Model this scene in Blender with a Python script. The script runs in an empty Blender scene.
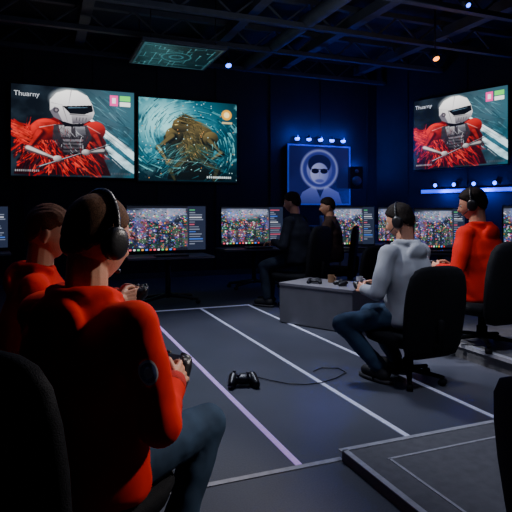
import bpy, math, random
import numpy as np
from mathutils import Vector, Matrix, Euler, noise as mnoise
random.seed(5); np.random.seed(5)
C = bpy.context.scene.collection
R = math.radians
F_PX, HOR, CAMZ, YAW = 536.0, 211.0, 1.25, 21.7
SA, CA = math.sin(R(YAW)), math.cos(R(YAW))
def at(px, d):
    t = (px-256)/F_PX
    return Vector((d*(SA+CA*t), d*(CA-SA*t), 0))
def zat(py, d): return CAMZ-(py-HOR)/F_PX*d
def rz_of(theta): return -R(YAW+theta)

# ------------------------------------------------------------ materials
MATS = {}
def mat(name, col, rough=.6, metal=0, var=.15, vscale=12, bump=0, bscale=60, emit=None, es=0, spec=.5, bdist=.01, distort=0, detail=3):
    if name in MATS: return MATS[name]
    m = bpy.data.materials.new(name); m.use_nodes = True
    nt = m.node_tree; b = nt.nodes['Principled BSDF']
    tc = nt.nodes.new('ShaderNodeTexCoord')
    n = nt.nodes.new('ShaderNodeTexNoise'); n.inputs['Scale'].default_value = vscale; n.inputs['Detail'].default_value = 4
    nt.links.new(tc.outputs['Object'], n.inputs['Vector'])
    r = nt.nodes.new('ShaderNodeValToRGB')
    r.color_ramp.elements[0].position = .3; r.color_ramp.elements[1].position = .7
    r.color_ramp.elements[0].color = tuple(c*(1-var) for c in col)+(1,)
    r.color_ramp.elements[1].color = tuple(min(1, c*(1+var)) for c in col)+(1,)
    nt.links.new(n.outputs['Fac'], r.inputs['Fac']); nt.links.new(r.outputs['Color'], b.inputs['Base Color'])
    b.inputs['Roughness'].default_value = rough; b.inputs['Metallic'].default_value = metal
    b.inputs['Specular IOR Level'].default_value = spec
    if bump:
        n2 = nt.nodes.new('ShaderNodeTexNoise'); n2.inputs['Scale'].default_value = bscale; n2.inputs['Detail'].default_value = detail; n2.inputs['Distortion'].default_value = distort
        nt.links.new(tc.outputs['Object'], n2.inputs['Vector'])
        bp = nt.nodes.new('ShaderNodeBump'); bp.inputs['Strength'].default_value = bump; bp.inputs['Distance'].default_value = bdist
        nt.links.new(n2.outputs['Fac'], bp.inputs['Height']); nt.links.new(bp.outputs['Normal'], b.inputs['Normal'])
    if emit:
        b.inputs['Emission Color'].default_value = tuple(emit)+(1,); b.inputs['Emission Strength'].default_value = es
    MATS[name] = m
    return m
def attr_mat(name, strength):
    m = bpy.data.materials.new(name); m.use_nodes = True
    nt = m.node_tree; b = nt.nodes['Principled BSDF']
    a = nt.nodes.new('ShaderNodeAttribute'); a.attribute_name = 'paint'
    nt.links.new(a.outputs['Color'], b.inputs['Emission Color'])
    b.inputs['Base Color'].default_value = (.01, .01, .012, 1); b.inputs['Roughness'].default_value = .35
    b.inputs['Emission Strength'].default_value = strength
    return m

M_red = mat('red_cotton', (.62, .018, .008), .9, 0, .1, 4, .45, 5, bdist=.04, spec=.12, distort=.8, detail=.5)
M_red2 = mat('deep_red_cotton', (.5, .014, .009), .9, 0, .1, 4, .45, 5, bdist=.04, spec=.12, distort=.8, detail=.5)
M_grey = mat('grey_cotton', (.33, .35, .4), .9, 0, .1, 4, .4, 5, bdist=.04, spec=.12, distort=.8, detail=.5)
M_navy = mat('dark_sweater', (.012, .014, .022), .9, 0, .15, 5, .4, 6, bdist=.03, spec=.15, distort=.8, detail=1)
M_brownshirt = mat('brown_sweater', (.07, .042, .036), .9, 0, .15, 5, .4, 6, bdist=.03, spec=.15, distort=.8, detail=1)
M_rib = mat('red_ribbing', (.42, .012, .006), .9, 0, .1, 40, .4, 120)
M_jean = mat('blue_denim', (.024, .048, .09), .85, 0, .3, 10, .4, 7, bdist=.03, distort=.8, spec=.2, detail=1)
M_djean = mat('dark_denim', (.02, .03, .05), .85, 0, .3, 10, .4, 7, bdist=.03, distort=.8, spec=.2, detail=1)
M_skin = mat('skin', (.58, .28, .18), .5, 0, .06, 20, .15, 150)
M_skin2 = mat('tan_skin', (.45, .23, .15), .5, 0, .06, 20, .15, 150)
M_hair = mat('brown_hair', (.085, .038, .019), .8, 0, .5, 180, .5, 380, bdist=.003, spec=.2)
M_hair2 = mat('auburn_hair', (.11, .042, .022), .8, 0, .5, 180, .5, 380, bdist=.003, spec=.2)
M_hairk = mat('black_hair', (.012, .008, .007), .75, 0, .4, 180, .5, 380, bdist=.003, spec=.2)
M_eye = mat('eye_white', (.6, .6, .6), .2)
M_shoe = mat('dark_shoe', (.012, .012, .015), .7)
M_sole = mat('grey_sole', (.04, .04, .045), .7)
M_black = mat('black_plastic', (.012, .012, .015), .38, 0, .2, 30, .1, 200)
M_blackf = mat('black_chair_fabric', (.006, .0065, .009), .8, 0, .25, 40, .4, 220, spec=.15)
M_blackm = mat('matte_black_plastic', (.006, .006, .008), .8, 0, .2, 30, .1, 200, spec=.12)
M_metal = mat('dark_metal', (.03, .03, .04), .45, .8)
M_cup = mat('headset_cushion', (.02, .02, .022), .7, 0, .1, 30, .2, 200)
M_grey_pl = mat('grey_plastic', (.14, .14, .16), .45)
M_wall = mat('dark_wall_paint', (.012, .013, .018), .7, 0, .25, 2, .15, 40)
M_ceil = mat('dark_ceiling', (.012, .014, .02), .8, 0, .3, 3, .3, 20)
M_beam = mat('ceiling_beam', (.06, .063, .075), .7, 0, .2, 6)
M_tape = mat('white_floor_tape', (.72, .74, .9), .6, 0, .12, 25, emit=(.6, .65, 1), es=.12)  # faint glow put into the tape so it looks brightly lit
M_tape_vglow = mat('violet_glow_floor_tape', (.72, .55, .95), .6, 0, .12, 25, emit=(.62, .3, 1), es=.28)  # white tape under violet light: tint and glow put into its colour
M_nose = mat('pale_nosing', (.45, .45, .5), .5, 0, .15, 25)
M_plat = mat('platform_carpet', (.13, .13, .145), .85, 0, .12, 20, .08, 150)
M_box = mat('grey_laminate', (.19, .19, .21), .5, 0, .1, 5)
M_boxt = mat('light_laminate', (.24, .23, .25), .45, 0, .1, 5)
M_frame = mat('screen_frame', (.01, .01, .012), .4)
M_pframe = mat('blue_poster_frame', (.05, .08, .4), .4, emit=(.03, .08, .8), es=.35)
M_blue = mat('blue_lamp_lens', (.1, .15, 1), .3, emit=(.04, .12, 1), es=9)
M_orange = mat('orange_lamp_lens', (1, .5, .1), .3, emit=(1, .25, .02), es=6)
M_led = mat('blue_led', (.1, .1, 1), .3, emit=(.01, .05, 1), es=2.2)
M_white = mat('white_ceramic', (.6, .6, .62), .3)
M_warm = mat('tan_cardboard', (.35, .2, .1), .7)
M_textw = mat('screen_white_text', (.8, .8, .8), .5, emit=(.8, .85, .9), es=1)
def floor_mat():
    m = bpy.data.materials.new('blue_grey_carpet'); m.use_nodes = True; nt = m.node_tree; b = nt.nodes['Principled BSDF']
    tc = nt.nodes.new('ShaderNodeTexCoord'); n = nt.nodes.new('ShaderNodeTexNoise'); n.inputs['Scale'].default_value = 120; n.inputs['Detail'].default_value = 6
    n3 = nt.nodes.new('ShaderNodeTexNoise'); n3.inputs['Scale'].default_value = 1.6
    mx = nt.nodes.new('ShaderNodeMix'); mx.data_type = 'RGBA'; mx.blend_type = 'MULTIPLY'; mx.inputs[0].default_value = .6
    r = nt.nodes.new('ShaderNodeValToRGB'); r.color_ramp.elements[0].color = (.05, .054, .075, 1); r.color_ramp.elements[1].color = (.13, .138, .18, 1)
    r2 = nt.nodes.new('ShaderNodeValToRGB'); r2.color_ramp.elements[0].color = (.6, .6, .6, 1); r2.color_ramp.elements[0].position = .3; r2.color_ramp.elements[1].position = .7
    for q in (n, n3): nt.links.new(tc.outputs['Object'], q.inputs['Vector'])
    nt.links.new(n.outputs['Fac'], r.inputs['Fac']); nt.links.new(n3.outputs['Fac'], r2.inputs['Fac'])
    nt.links.new(r.outputs['Color'], mx.inputs[6]); nt.links.new(r2.outputs['Color'], mx.inputs[7]); nt.links.new(mx.outputs[2], b.inputs['Base Color'])
    bp = nt.nodes.new('ShaderNodeBump'); bp.inputs['Strength'].default_value = .3; bp.inputs['Distance'].default_value = .004
    nt.links.new(n.outputs['Fac'], bp.inputs['Height']); nt.links.new(bp.outputs['Normal'], b.inputs['Normal'])
    b.inputs['Roughness'].default_value = .42
    return m
M_floor = floor_mat()

# ------------------------------------------------------------ mesh builder
class MB:
    def __init__(s): s.v = []; s.f = []
    def add(s, vs, fs):
        o = len(s.v); s.v += [tuple(v) for v in vs]; s.f += [tuple(i+o for i in f) for f in fs]; return s
    def box(s, c, sz, rot=(0, 0, 0)):
        m = Euler(rot).to_matrix(); c = Vector(c); vs = []
        for z in (-.5, .5):
            for y in (-.5, .5):
                for x in (-.5, .5): vs.append(c+m@Vector((x*sz[0], y*sz[1], z*sz[2])))
        return s.add(vs, [(0, 2, 3, 1), (4, 5, 7, 6), (0, 1, 5, 4), (2, 6, 7, 3), (0, 4, 6, 2), (1, 3, 7, 5)])
    def rings(s, rings, cap=True):
        n = len(rings[0]); vs = [v for r in rings for v in r]; fs = []
        for i in range(len(rings)-1):
            for j in range(n):
                a = i*n+j; b = i*n+(j+1) % n; fs.append((a, b, b+n, a+n))
        if cap:
            fs.append(tuple(reversed(range(n)))); fs.append(tuple(range((len(rings)-1)*n, len(rings)*n)))
        return s.add(vs, fs)
    def capsule(s, p0, p1, r0, r1, n=14, m=4, flat=None):
        p0 = Vector(p0); p1 = Vector(p1); ax = p1-p0
        if ax.length < 1e-6: ax = Vector((0, 0, 1e-4))
        ax.normalize(); u = ax.orthogonal().normalized(); w = ax.cross(u); rs = []
        prof = [(p0, r0, -90+90*i/m) for i in range(m+1)]+[(p1, r1, 90*i/m) for i in range(m+1)]
        for p, r, a in prof:
            rr = max(r*math.cos(R(a)), r*.02); c = p+ax*(r*math.sin(R(a)))
            rs.append([c+(u*math.cos(2*math.pi*k/n)+w*math.sin(2*math.pi*k/n))*rr for k in range(n)])
        return s.rings(rs)
    def cyl(s, p0, p1, r0, r1=None, n=20):
        r1 = r0 if r1 is None else r1; p0 = Vector(p0); p1 = Vector(p1); ax = (p1-p0).normalized(); u = ax.orthogonal().normalized(); w = ax.cross(u)
        return s.rings([[p+(u*math.cos(2*math.pi*k/n)+w*math.sin(2*math.pi*k/n))*r for k in range(n)] for p, r in ((p0, r0), (p1, r1))])
    def ell(s, c, r, rot=(0, 0, 0), nu=20, nv=12):
        m = Euler(rot).to_matrix(); c = Vector(c); rs = []
        for i in range(nv+1):
            a = -math.pi/2+math.pi*i/nv; cc = max(math.cos(a), .01)
            rs.append([c+m@Vector((r[0]*cc*math.cos(2*math.pi*k/nu), r[1]*cc*math.sin(2*math.pi*k/nu), r[2]*math.sin(a))) for k in range(nu)])
        return s.rings(rs)
    def loft(s, secs, n=28, p=2.0):   # secs: (cx,cy,z,rx,ry)
        rs = []
        for cx, cy, z, rx, ry in secs:
            ring = []
            for k in range(n):
                a = 2*math.pi*k/n; ca, sa = math.cos(a), math.sin(a)
                ring.append((cx+rx*math.copysign(abs(ca)**(2/p), ca), cy+ry*math.copysign(abs(sa)**(2/p), sa), z))
            rs.append(ring)
        return s.rings(rs)
    def tube(s, pts, r, n=8):
        for a, b in zip(pts[:-1], pts[1:]): s.capsule(a, b, r, r, n, 2)
        return s
    def build(s, name, m, parent=None, smooth=True, bevel=0, voxel=0, sm=0, disp=0, dscale=.12):
        me = bpy.data.meshes.new(name); me.from_pydata(s.v, [], s.f); me.update(); me.materials.append(m)
        if smooth and not bevel: me.polygons.foreach_set('use_smooth', [True]*len(me.polygons))
        o = bpy.data.objects.new(name, me); C.objects.link(o)
        if parent: o.parent = parent
        if bevel:
            b = o.modifiers.new('bevel', 'BEVEL'); b.width = bevel; b.segments = 3
        if voxel:
            r = o.modifiers.new('remesh', 'REMESH'); r.mode = 'VOXEL'; r.voxel_size = voxel; r.use_smooth_shade = True
            if disp:
                d = o.modifiers.new('folds', 'DISPLACE'); t = bpy.data.textures.new('folds', 'CLOUDS'); t.noise_scale = dscale; t.noise_depth = 1
                d.texture = t; d.strength = disp; d.mid_level = .5; d.texture_coords = 'LOCAL'
            if sm:
                q = o.modifiers.new('smooth', 'SMOOTH'); q.iterations = sm; q.factor = .5
        return o
def tag(o, label=None, cat=None, group=None, kind=None):
    if label: o['label'] = label
    if cat: o['category'] = cat
    if group: o['group'] = group
    if kind: o['kind'] = kind
    return o
def empty(name, loc=(0, 0, 0), rz=0, label=None, cat=None, group=None):
    o = bpy.data.objects.new(name, None); C.objects.link(o); o.location = loc; o.rotation_euler = (0, 0, rz); o.empty_display_size = .1
    return tag(o, label, cat, group)
def copy_tree(o, parent=None):
    c = o.copy(); C.objects.link(c); c.parent = parent
    for ch in list(o.children): copy_tree(ch, c)
    return c
def place(o, loc, rz, label, group=None):
    o.location = loc; o.rotation_euler = (0, 0, rz); o['label'] = label
    if group: o['group'] = group
    return o
def struct(name, mb, m, **k): return tag(mb.build(name, m, smooth=False, **k), kind='structure')

# ------------------------------------------------------------ painter
def lin(c): c = np.asarray(c, float)/255.; return np.where(c <= .04045, c/12.92, ((c+.055)/1.055)**2.4)
def vnoise(w, h, cx, cy):
    g = np.random.rand(cy+2, cx+2); X = np.linspace(0, cx, w); Y = np.linspace(0, cy, h)
    xi = X.astype(int); yi = Y.astype(int); fx = X-xi; fy = Y-yi; fx = fx*fx*(3-2*fx); fy = fy*fy*(3-2*fy)
    a = g[np.ix_(yi, xi)]; b = g[np.ix_(yi, xi+1)]; c = g[np.ix_(yi+1, xi)]; d = g[np.ix_(yi+1, xi+1)]
    return (a*(1-fx)+b*fx)*(1-fy)[:, None]+(c*(1-fx)+d*fx)*fy[:, None]
def fbm(w, h, c=4): return sum(vnoise(w, h, c*2**i, c*2**i)*.5**i for i in range(4))/1.875
class Cv:
    def __init__(s, w, h, bg):
        s.w, s.h = w, h; s.a = np.zeros((h, w, 3))+np.array(bg, float)
        s.U, s.V = np.meshgrid((np.arange(w)+.5)/w, (np.arange(h)+.5)/h)
    def mix(s, m, col, al=1):
        m = np.clip(m*al, 0, 1)[..., None]; s.a = s.a*(1-m)+np.array(col, float)*m
    def ell(s, cx, cy, rx, ry, col, ang=0, al=1, soft=.12):
        c, q = math.cos(R(ang)), math.sin(R(ang)); x = s.U-cx; y = s.V-cy
        d = np.sqrt(((x*c+y*q)/rx)**2+((-x*q+y*c)/ry)**2); s.mix(np.clip((1-d)/soft+.5, 0, 1), col, al)
    def sell(s, cx, cy, rx, ry, hi, lo, ang=0, lx=-.5, ly=-.7, al=1, soft=.08):   # shaded ellipse
        c, q = math.cos(R(ang)), math.sin(R(ang)); x = s.U-cx; y = s.V-cy
        a = (x*c+y*q)/rx; b = (-x*q+y*c)/ry; d = np.sqrt(a*a+b*b)
        sh = np.clip(.5+.6*(a*lx+b*ly)+.15*(1-d), 0, 1)[..., None]; col = np.array(lo, float)*(1-sh)+np.array(hi, float)*sh
        m = np.clip(np.clip((1-d)/soft+.5, 0, 1)*al, 0, 1)[..., None]; s.a = s.a*(1-m)+col*m
    def poly(s, pts, col, al=1, col2=None):
        ins = np.zeros(s.U.shape, bool); n = len(pts)
        for i in range(n):
            x1, y1 = pts[i]; x2, y2 = pts[(i+1) % n]
            if y1 == y2: continue
            ins ^= ((s.V < y1) != (s.V < y2)) & (s.U < (x2-x1)*(s.V-y1)/(y2-y1)+x1)
        if col2 is None: s.mix(ins.astype(float), col, al)
        else:
            ys = [p[1] for p in pts]; t = np.clip((s.V-min(ys))/(max(ys)-min(ys)), 0, 1)[..., None]
            cc = np.array(col, float)*(1-t)+np.array(col2, float)*t; m = (ins*al)[..., None]; s.a = s.a*(1-m)+cc*m
    def line(s, p, q, wd, col, al=1):
        x0 = int(max(0, (min(p[0], q[0])-wd)*s.w)); x1 = int(min(s.w, (max(p[0], q[0])+wd)*s.w+1))
        y0 = int(max(0, (min(p[1], q[1])-wd)*s.h)); y1 = int(min(s.h, (max(p[1], q[1])+wd)*s.h+1))
        if x1 <= x0 or y1 <= y0: return
        U = s.U[y0:y1, x0:x1]; V = s.V[y0:y1, x0:x1]
        p = np.array(p, float); q = np.array(q, float); d = q-p; t = np.clip(((U-p[0])*d[0]+(V-p[1])*d[1])/(d@d+1e-9), 0, 1)
        w2 = wd*(1-.6*t); r = np.hypot(U-p[0]-t*d[0], V-p[1]-t*d[1]); m = (np.clip((w2-r)/(w2*.5), 0, 1)*al)[..., None]
        s.a[y0:y1, x0:x1] = s.a[y0:y1, x0:x1]*(1-m)+np.array(col, float)*m
    def limb(s, p, q, w, hi, lo):
        s.line(p, q, w, lo); s.line((p[0]-w*.25, p[1]-w*.3), (q[0]-w*.15, q[1]-w*.2), w*.6, hi, .85)
    def strokes(s, n, cx, cy, rx, ry, ang, spread, L, W, pal, al=.85):
        rr = np.random.rand
        for k in range(n):
            a = 6.283*rr(); r0 = rr()**.6; u = cx+rx*r0*math.cos(a); v = cy+ry*r0*math.sin(a); ta = ang+(rr()-.5)*spread; l = L*(.5+rr())
            s.line((u-l/2*math.cos(ta), v-l/2*math.sin(ta)), (u+l/2*math.cos(ta), v+l/2*math.sin(ta)), W*(.4+rr()), pal[np.random.randint(len(pal))], al)
    def rect(s, x0, y0, x1, y1, col, al=1): s.mix(((s.U >= x0) & (s.U < x1) & (s.V >= y0) & (s.V < y1)).astype(float), col, al)
def paint_mesh(name, W, H, cv, m):
    w, h = cv.w, cv.h; xs = np.linspace(-W/2, W/2, w); zs = np.linspace(H/2, -H/2, h)
    X, Z = np.meshgrid(xs, zs); co = np.stack([X, np.zeros_like(X), Z], -1).reshape(-1, 3)
    idx = np.arange(w*h).reshape(h, w)
    q = np.stack([idx[1:, :-1], idx[1:, 1:], idx[:-1, 1:], idx[:-1, :-1]], -1).reshape(-1, 4)
    me = bpy.data.meshes.new(name); me.from_pydata(co.tolist(), [], q.tolist()); me.update()
    ca = me.color_attributes.new('paint', 'FLOAT_COLOR', 'POINT')
    col = np.ones((w*h, 4), np.float32); col[:, :3] = lin(np.clip(cv.a, 0, 255)).reshape(-1, 3)
    ca.data.foreach_set('color', col.ravel()); me.materials.append(m)
    return me
def link_mesh(name, me, parent, loc=(0, 0, 0)):
    o = bpy.data.objects.new(name, me); C.objects.link(o); o.parent = parent; o.location = loc; return o
def text(name, s, size, loc, parent, m, align='LEFT'):
    cu = bpy.data.curves.new(name, 'FONT'); cu.body = s; cu.size = size; cu.align_x = align
    t = bpy.data.objects.new(name, cu); C.objects.link(t); dg = bpy.context.evaluated_depsgraph_get()
    me = bpy.data.meshes.new_from_object(t.evaluated_get(dg)); bpy.data.objects.remove(t)
    me.materials.clear(); me.materials.append(m)
    o = bpy.data.objects.new(name, me); C.objects.link(o); o.parent = parent; o.location = loc; o.rotation_euler = (R(90), 0, 0); return o

# ------------------------------------------------------------ screen art
def art_red():
    w, h = 320, 240; c = Cv(w, h, (10, 15, 22)); n = fbm(w, h, 5); n2 = fbm(w, h, 14); rr = np.random.rand
    c.mix(np.clip(c.U*1.3-.45, 0, 1), (34, 92, 108), .85); c.mix(np.clip((n-.45)*4, 0, 1), (40, 56, 68), .5)
    c.ell(.72, .22, .32, .28, (110, 150, 160), 0, .3, 1.2); c.strokes(90, .75, .4, .25, .4, .75, .5, .12, .006, [(110, 160, 172), (18, 48, 60), (50, 104, 118)], .5)
    # pale blade to lower right, behind the figure
    c.poly([(.5, .4), (.62, .32), (1, .7), (1, .95), (.93, .9)], (240, 248, 250), 1, (160, 206, 218))
    c.poly([(.6, .45), (.63, .42), (1, .8), (1, .86)], (34, 82, 98)); c.line((.55, .42), (.97, .93), .005, (110, 160, 176)); c.strokes(36, .83, .66, .16, .22, .83, .2, .16, .004, [(255, 255, 255), (80, 140, 158), (40, 90, 106)], .6)
    # red clothed body leaning to the right, broad shoulders
    c.poly([(.03, .56), (.12, .46), (.26, .38), (.36, .33), (.6, .33), (.68, .42), (.76, .6), (.74, .78), (.8, .98), (.02, .98), (.08, .76)], (96, 10, 14), 1, (26, 4, 8))
    pal = [(206, 24, 20), (140, 12, 16), (226, 60, 42), (60, 6, 12), (20, 4, 8), (160, 18, 20), (18, 14, 20), (30, 24, 32)]
    c.strokes(240, .2, .68, .17, .28, -1.1, .9, .12, .009, pal); c.strokes(260, .44, .72, .22, .25, 1.2, .8, .12, .009, pal); c.strokes(140, .62, .76, .13, .22, .9, .7, .12, .009, pal)
    c.strokes(40, .1, .54, .1, .12, .5, .6, .16, .01, [(220, 50, 34), (170, 20, 20)])
    c.sell(.27, .48, .12, .12, (214, 38, 30), (60, 6, 10), -20, -.3, -.9); c.sell(.65, .48, .1, .12, (186, 30, 26), (44, 6, 10), 25, -.5, -.8)
    c.poly([(.33, .42), (.6, .41), (.64, .55), (.56, .74), (.42, .76), (.32, .58)], (54, 50, 56), 1, (14, 10, 16))
    c.poly([(.37, .43), (.47, .42), (.47, .55), (.39, .56)], (176, 172, 174), 1, (70, 64, 70)); c.poly([(.5, .42), (.58, .43), (.59, .52), (.51, .55)], (128, 128, 134), 1, (50, 48, 56))
    for k in range(4): c.poly([(.4, .58+.04*k), (.57, .575+.04*k), (.56, .6+.04*k), (.41, .605+.04*k)], (96-14*k, 92-14*k, 98-14*k)); 
    c.line((.22, .46), (.35, .42), .006, (240, 200, 190), .7); c.line((.6, .42), (.71, .5), .006, (230, 190, 180), .6)
    c.limb((.23, .52), (.14, .7), .055, (190, 34, 28), (50, 6, 10)); c.limb((.14, .7), (.34, .8), .045, (206, 198, 192), (60, 46, 50)); c.limb((.68, .54), (.74, .7), .05, (160, 28, 24), (40, 6, 10)); c.limb((.74, .7), (.6, .72), .04, (180, 176, 174), (48, 44, 50))
    c.line((.2, .9), (.8, .62), .014, (30, 34, 42)); c.line((.22, .888), (.79, .615), .004, (170, 180, 186)); c.sell(.36, .8, .035, .035, (220, 214, 208), (60, 50, 54)); c.sell(.59, .72, .035, .035, (210, 204, 200), (60, 50, 54))
    c.strokes(90, .46, .6, .14, .17, 1.3, 1.4, .05, .003, [(190, 190, 194), (110, 18, 20), (12, 10, 16), (60, 60, 68), (24, 24, 30)], .8)
    # pale helmet
    c.poly([(.35, .34), (.6, .34), (.56, .43), (.42, .44)], (8, 8, 14))
    c.poly([(.3, .27), (.3, .15), (.35, .07), (.43, .03), (.52, .03), (.6, .08), (.64, .17), (.66, .27), (.64, .34), (.58, .39), (.48, .405), (.4, .38), (.33, .34)], (252, 250, 244), 1, (150, 146, 152))
    c.sell(.45, .14, .14, .12, (255, 254, 250), (196, 192, 196), 0, -.2, -.9, .8, .5)
    c.poly([(.3, .27), (.34, .22), (.37, .3), (.4, .38), (.33, .34)], (84, 80, 90), .9); c.poly([(.4, .21), (.5, .2), (.64, .18), (.65, .25), (.58, .29), (.46, .29)], (8, 10, 16)); c.line((.45, .225), (.6, .21), .008, (90, 124, 144), .8)
    c.poly([(.47, .3), (.58, .3), (.645, .27), (.64, .34), (.58, .39), (.48, .4)], (184, 180, 182), 1, (70, 66, 74)); c.line((.46, .3), (.62, .3), .005, (30, 28, 34))
    for k in range(4): c.line((.515+.026*k, .33), (.51+.026*k, .37), .004, (24, 22, 28))
    c.line((.47, .03), (.45, .19), .005, (150, 146, 152)); c.line((.31, .18), (.4, .2), .004, (140, 136, 142)); c.line((.4, .21), (.44, .38), .005, (100, 96, 102))
    c.ell(.35, .26, .024, .03, (54, 50, 58)); c.ell(.35, .26, .011, .014, (120, 110, 116))
    c.rect(.79, .05, .86, .17, (236, 60, 150)); c.rect(.875, .05, .965, .11, (90, 215, 90)); c.rect(.875, .12, .965, .17, (236, 240, 230)); c.rect(.81, .08, .84, .14, (250, 220, 240))
    for k in range(12): x = .03+.016*k; c.rect(x, .93, x+.01, .95, (190, 195, 200), .7)
    for k in range(8): x = .8+.022*k; c.rect(x, .94, x+.014, .965, (60, 70, 80), .85)
    c.mix(np.clip((n2-.45)*3, 0, 1)*(c.V > .4), (0, 0, 0), .3)
    return c
def art_teal():
    w, h = 320, 256; c = Cv(w, h, (3, 20, 28)); n = fbm(w, h, 4); n2 = fbm(w, h, 14); rr = np.random.rand
    c.ell(.35, .35, .6, .55, (22, 104, 122), 20, .9, 1); c.ell(.22, .26, .24, .26, (160, 228, 228), 20, .75, 1.1)
    c.mix(np.clip((n-.5)*5, 0, 1), (6, 44, 58), .8); c.mix(np.clip((n2-.62)*8, 0, 1), (150, 225, 225), .45)
    def swirl(k0):
        for k in range(k0):
            a = 6.28*rr(); r0 = .26+.3*rr(); u = .46+r0*math.cos(a); v = .5+r0*math.sin(a); L = .05+.07*rr(); ta = a+1.4
            c.line((u, v), (u+L*math.cos(ta), v+L*math.sin(ta)), .003+.007*rr(), [(120, 205, 205), (14, 66, 84), (40, 124, 140), (4, 28, 38)][k % 4], .6)
    swirl(320); c.ell(.5, 1.0, .65, .22, (3, 18, 26), 0, .9, .8)
    dk = (6, 12, 12); br = (104, 88, 50); mo = (62, 68, 42); go = (150, 122, 70)
    # bulky crouched fighter, dark green and brown
    c.poly([(.24, .46), (.36, .3), (.52, .24), (.68, .32), (.78, .5), (.74, .7), (.82, .84), (.86, .98), (.28, .98), (.3, .8), (.26, .62)], (32, 36, 24), .95, (4, 10, 12))
    c.sell(.56, .39, .19, .14, br, dk, 20, -.5, -.8); c.sell(.5, .54, .14, .12, (80, 72, 42), dk, 0); c.sell(.6, .66, .15, .13, mo, dk, 10)
    c.strokes(230, .55, .52, .2, .22, .9, 1.3, .05, .005, [(110, 94, 52), (40, 42, 26), (10, 14, 12), (70, 68, 40), (6, 12, 12), (150, 124, 72)], .6)
    c.sell(.35, .44, .09, .1, br, dk, -10); c.limb((.34, .46), (.2, .6), .06, (98, 84, 48), dk); c.limb((.2, .6), (.28, .76), .05, (118, 100, 58), dk); c.sell(.3, .77, .042, .04, go, dk)
    c.sell(.72, .46, .08, .09, br, dk, 10); c.limb((.72, .5), (.84, .64), .055, (90, 78, 46), dk); c.limb((.84, .64), (.74, .72), .045, (112, 94, 54), dk)
    c.limb((.46, .76), (.32, .88), .07, (66, 62, 38), dk); c.limb((.32, .88), (.36, .99), .055, (46, 48, 30), dk); c.limb((.66, .78), (.8, .86), .07, (60, 56, 34), dk); c.limb((.8, .86), (.76, .99), .055, (44, 44, 28), dk)
    c.poly([(.34, .26), (.41, .2), (.49, .22), (.52, .31), (.46, .39), (.38, .4), (.32, .35)], (128, 106, 62), 1, (26, 26, 18)); c.line((.355, .31), (.4, .305), .005, (230, 200, 110)); c.line((.35, .365), (.41, .37), .005, (8, 8, 6))
    c.strokes(70, .5, .25, .1, .07, .3, .8, .09, .006, [(40, 42, 26), (80, 68, 38), (14, 16, 12), (110, 90, 50)], .85)
    c.line((.18, .74), (.8, .78), .01, (14, 16, 16)); c.line((.2, .735), (.78, .775), .0035, (120, 130, 120))
    c.strokes(120, .3, .72, .2, .2, -.8, .8, .12, .005, [(60, 150, 160), (20, 84, 98), (130, 205, 205)], .35); c.strokes(90, .74, .74, .18, .18, .5, .8, .12, .006, [(4, 22, 30), (22, 76, 90), (60, 140, 150)], .4); swirl(110)
    for k in range(80):
        u, v = rr(2); c.ell(u, v, .005, .006, (190, 235, 235) if k % 3 else (225, 150, 80), 0, .75)
    c.ell(.89, .15, .055, .065, (214, 150, 44)); c.ell(.89, .15, .03, .036, (250, 225, 150)); c.rect(.84, .24, .95, .262, (230, 200, 130), .8)
    for k in range(12): x = .68+.022*k; c.rect(x, .93, x+.015, .955, (220, 230, 230), .8)
    return c
def art_emblem():
    w, h = 170, 156; c = Cv(w, h, (18, 22, 76)); c.mix(np.clip(fbm(w, h, 3)-.3, 0, 1), (40, 46, 140), .6)
    c.poly([(.14, 1), (.22, .8), (.38, .7), (.64, .7), (.82, .8), (.88, 1)], (100, 110, 196), 1, (50, 58, 130)); c.poly([(.43, .7), (.59, .7), (.51, .9)], (20, 26, 80))
    c.ell(.5, .4, .31, .35, (150, 160, 226), 0, .9, .12); c.ell(.5, .4, .275, .31, (46, 54, 140)); c.sell(.5, .4, .21, .26, (140, 148, 218), (60, 68, 150), 0, -.5, -.5); c.ell(.5, .31, .19, .17, (14, 18, 62), 0, 1, .1); c.sell(.5, .47, .15, .185, (186, 192, 246), (96, 106, 190), 0, -.6, -.2)
    c.rect(.35, .39, .65, .405, (6, 8, 28)); c.ell(.43, .43, .062, .045, (6, 8, 28)); c.ell(.575, .43, .062, .045, (6, 8, 28))
    c.ell(.5, .6, .07, .03, (60, 68, 150), 0, .7, .5); c.line((.503, .45), (.5, .53), .01, (120, 130, 206), .8)
    return c
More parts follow.
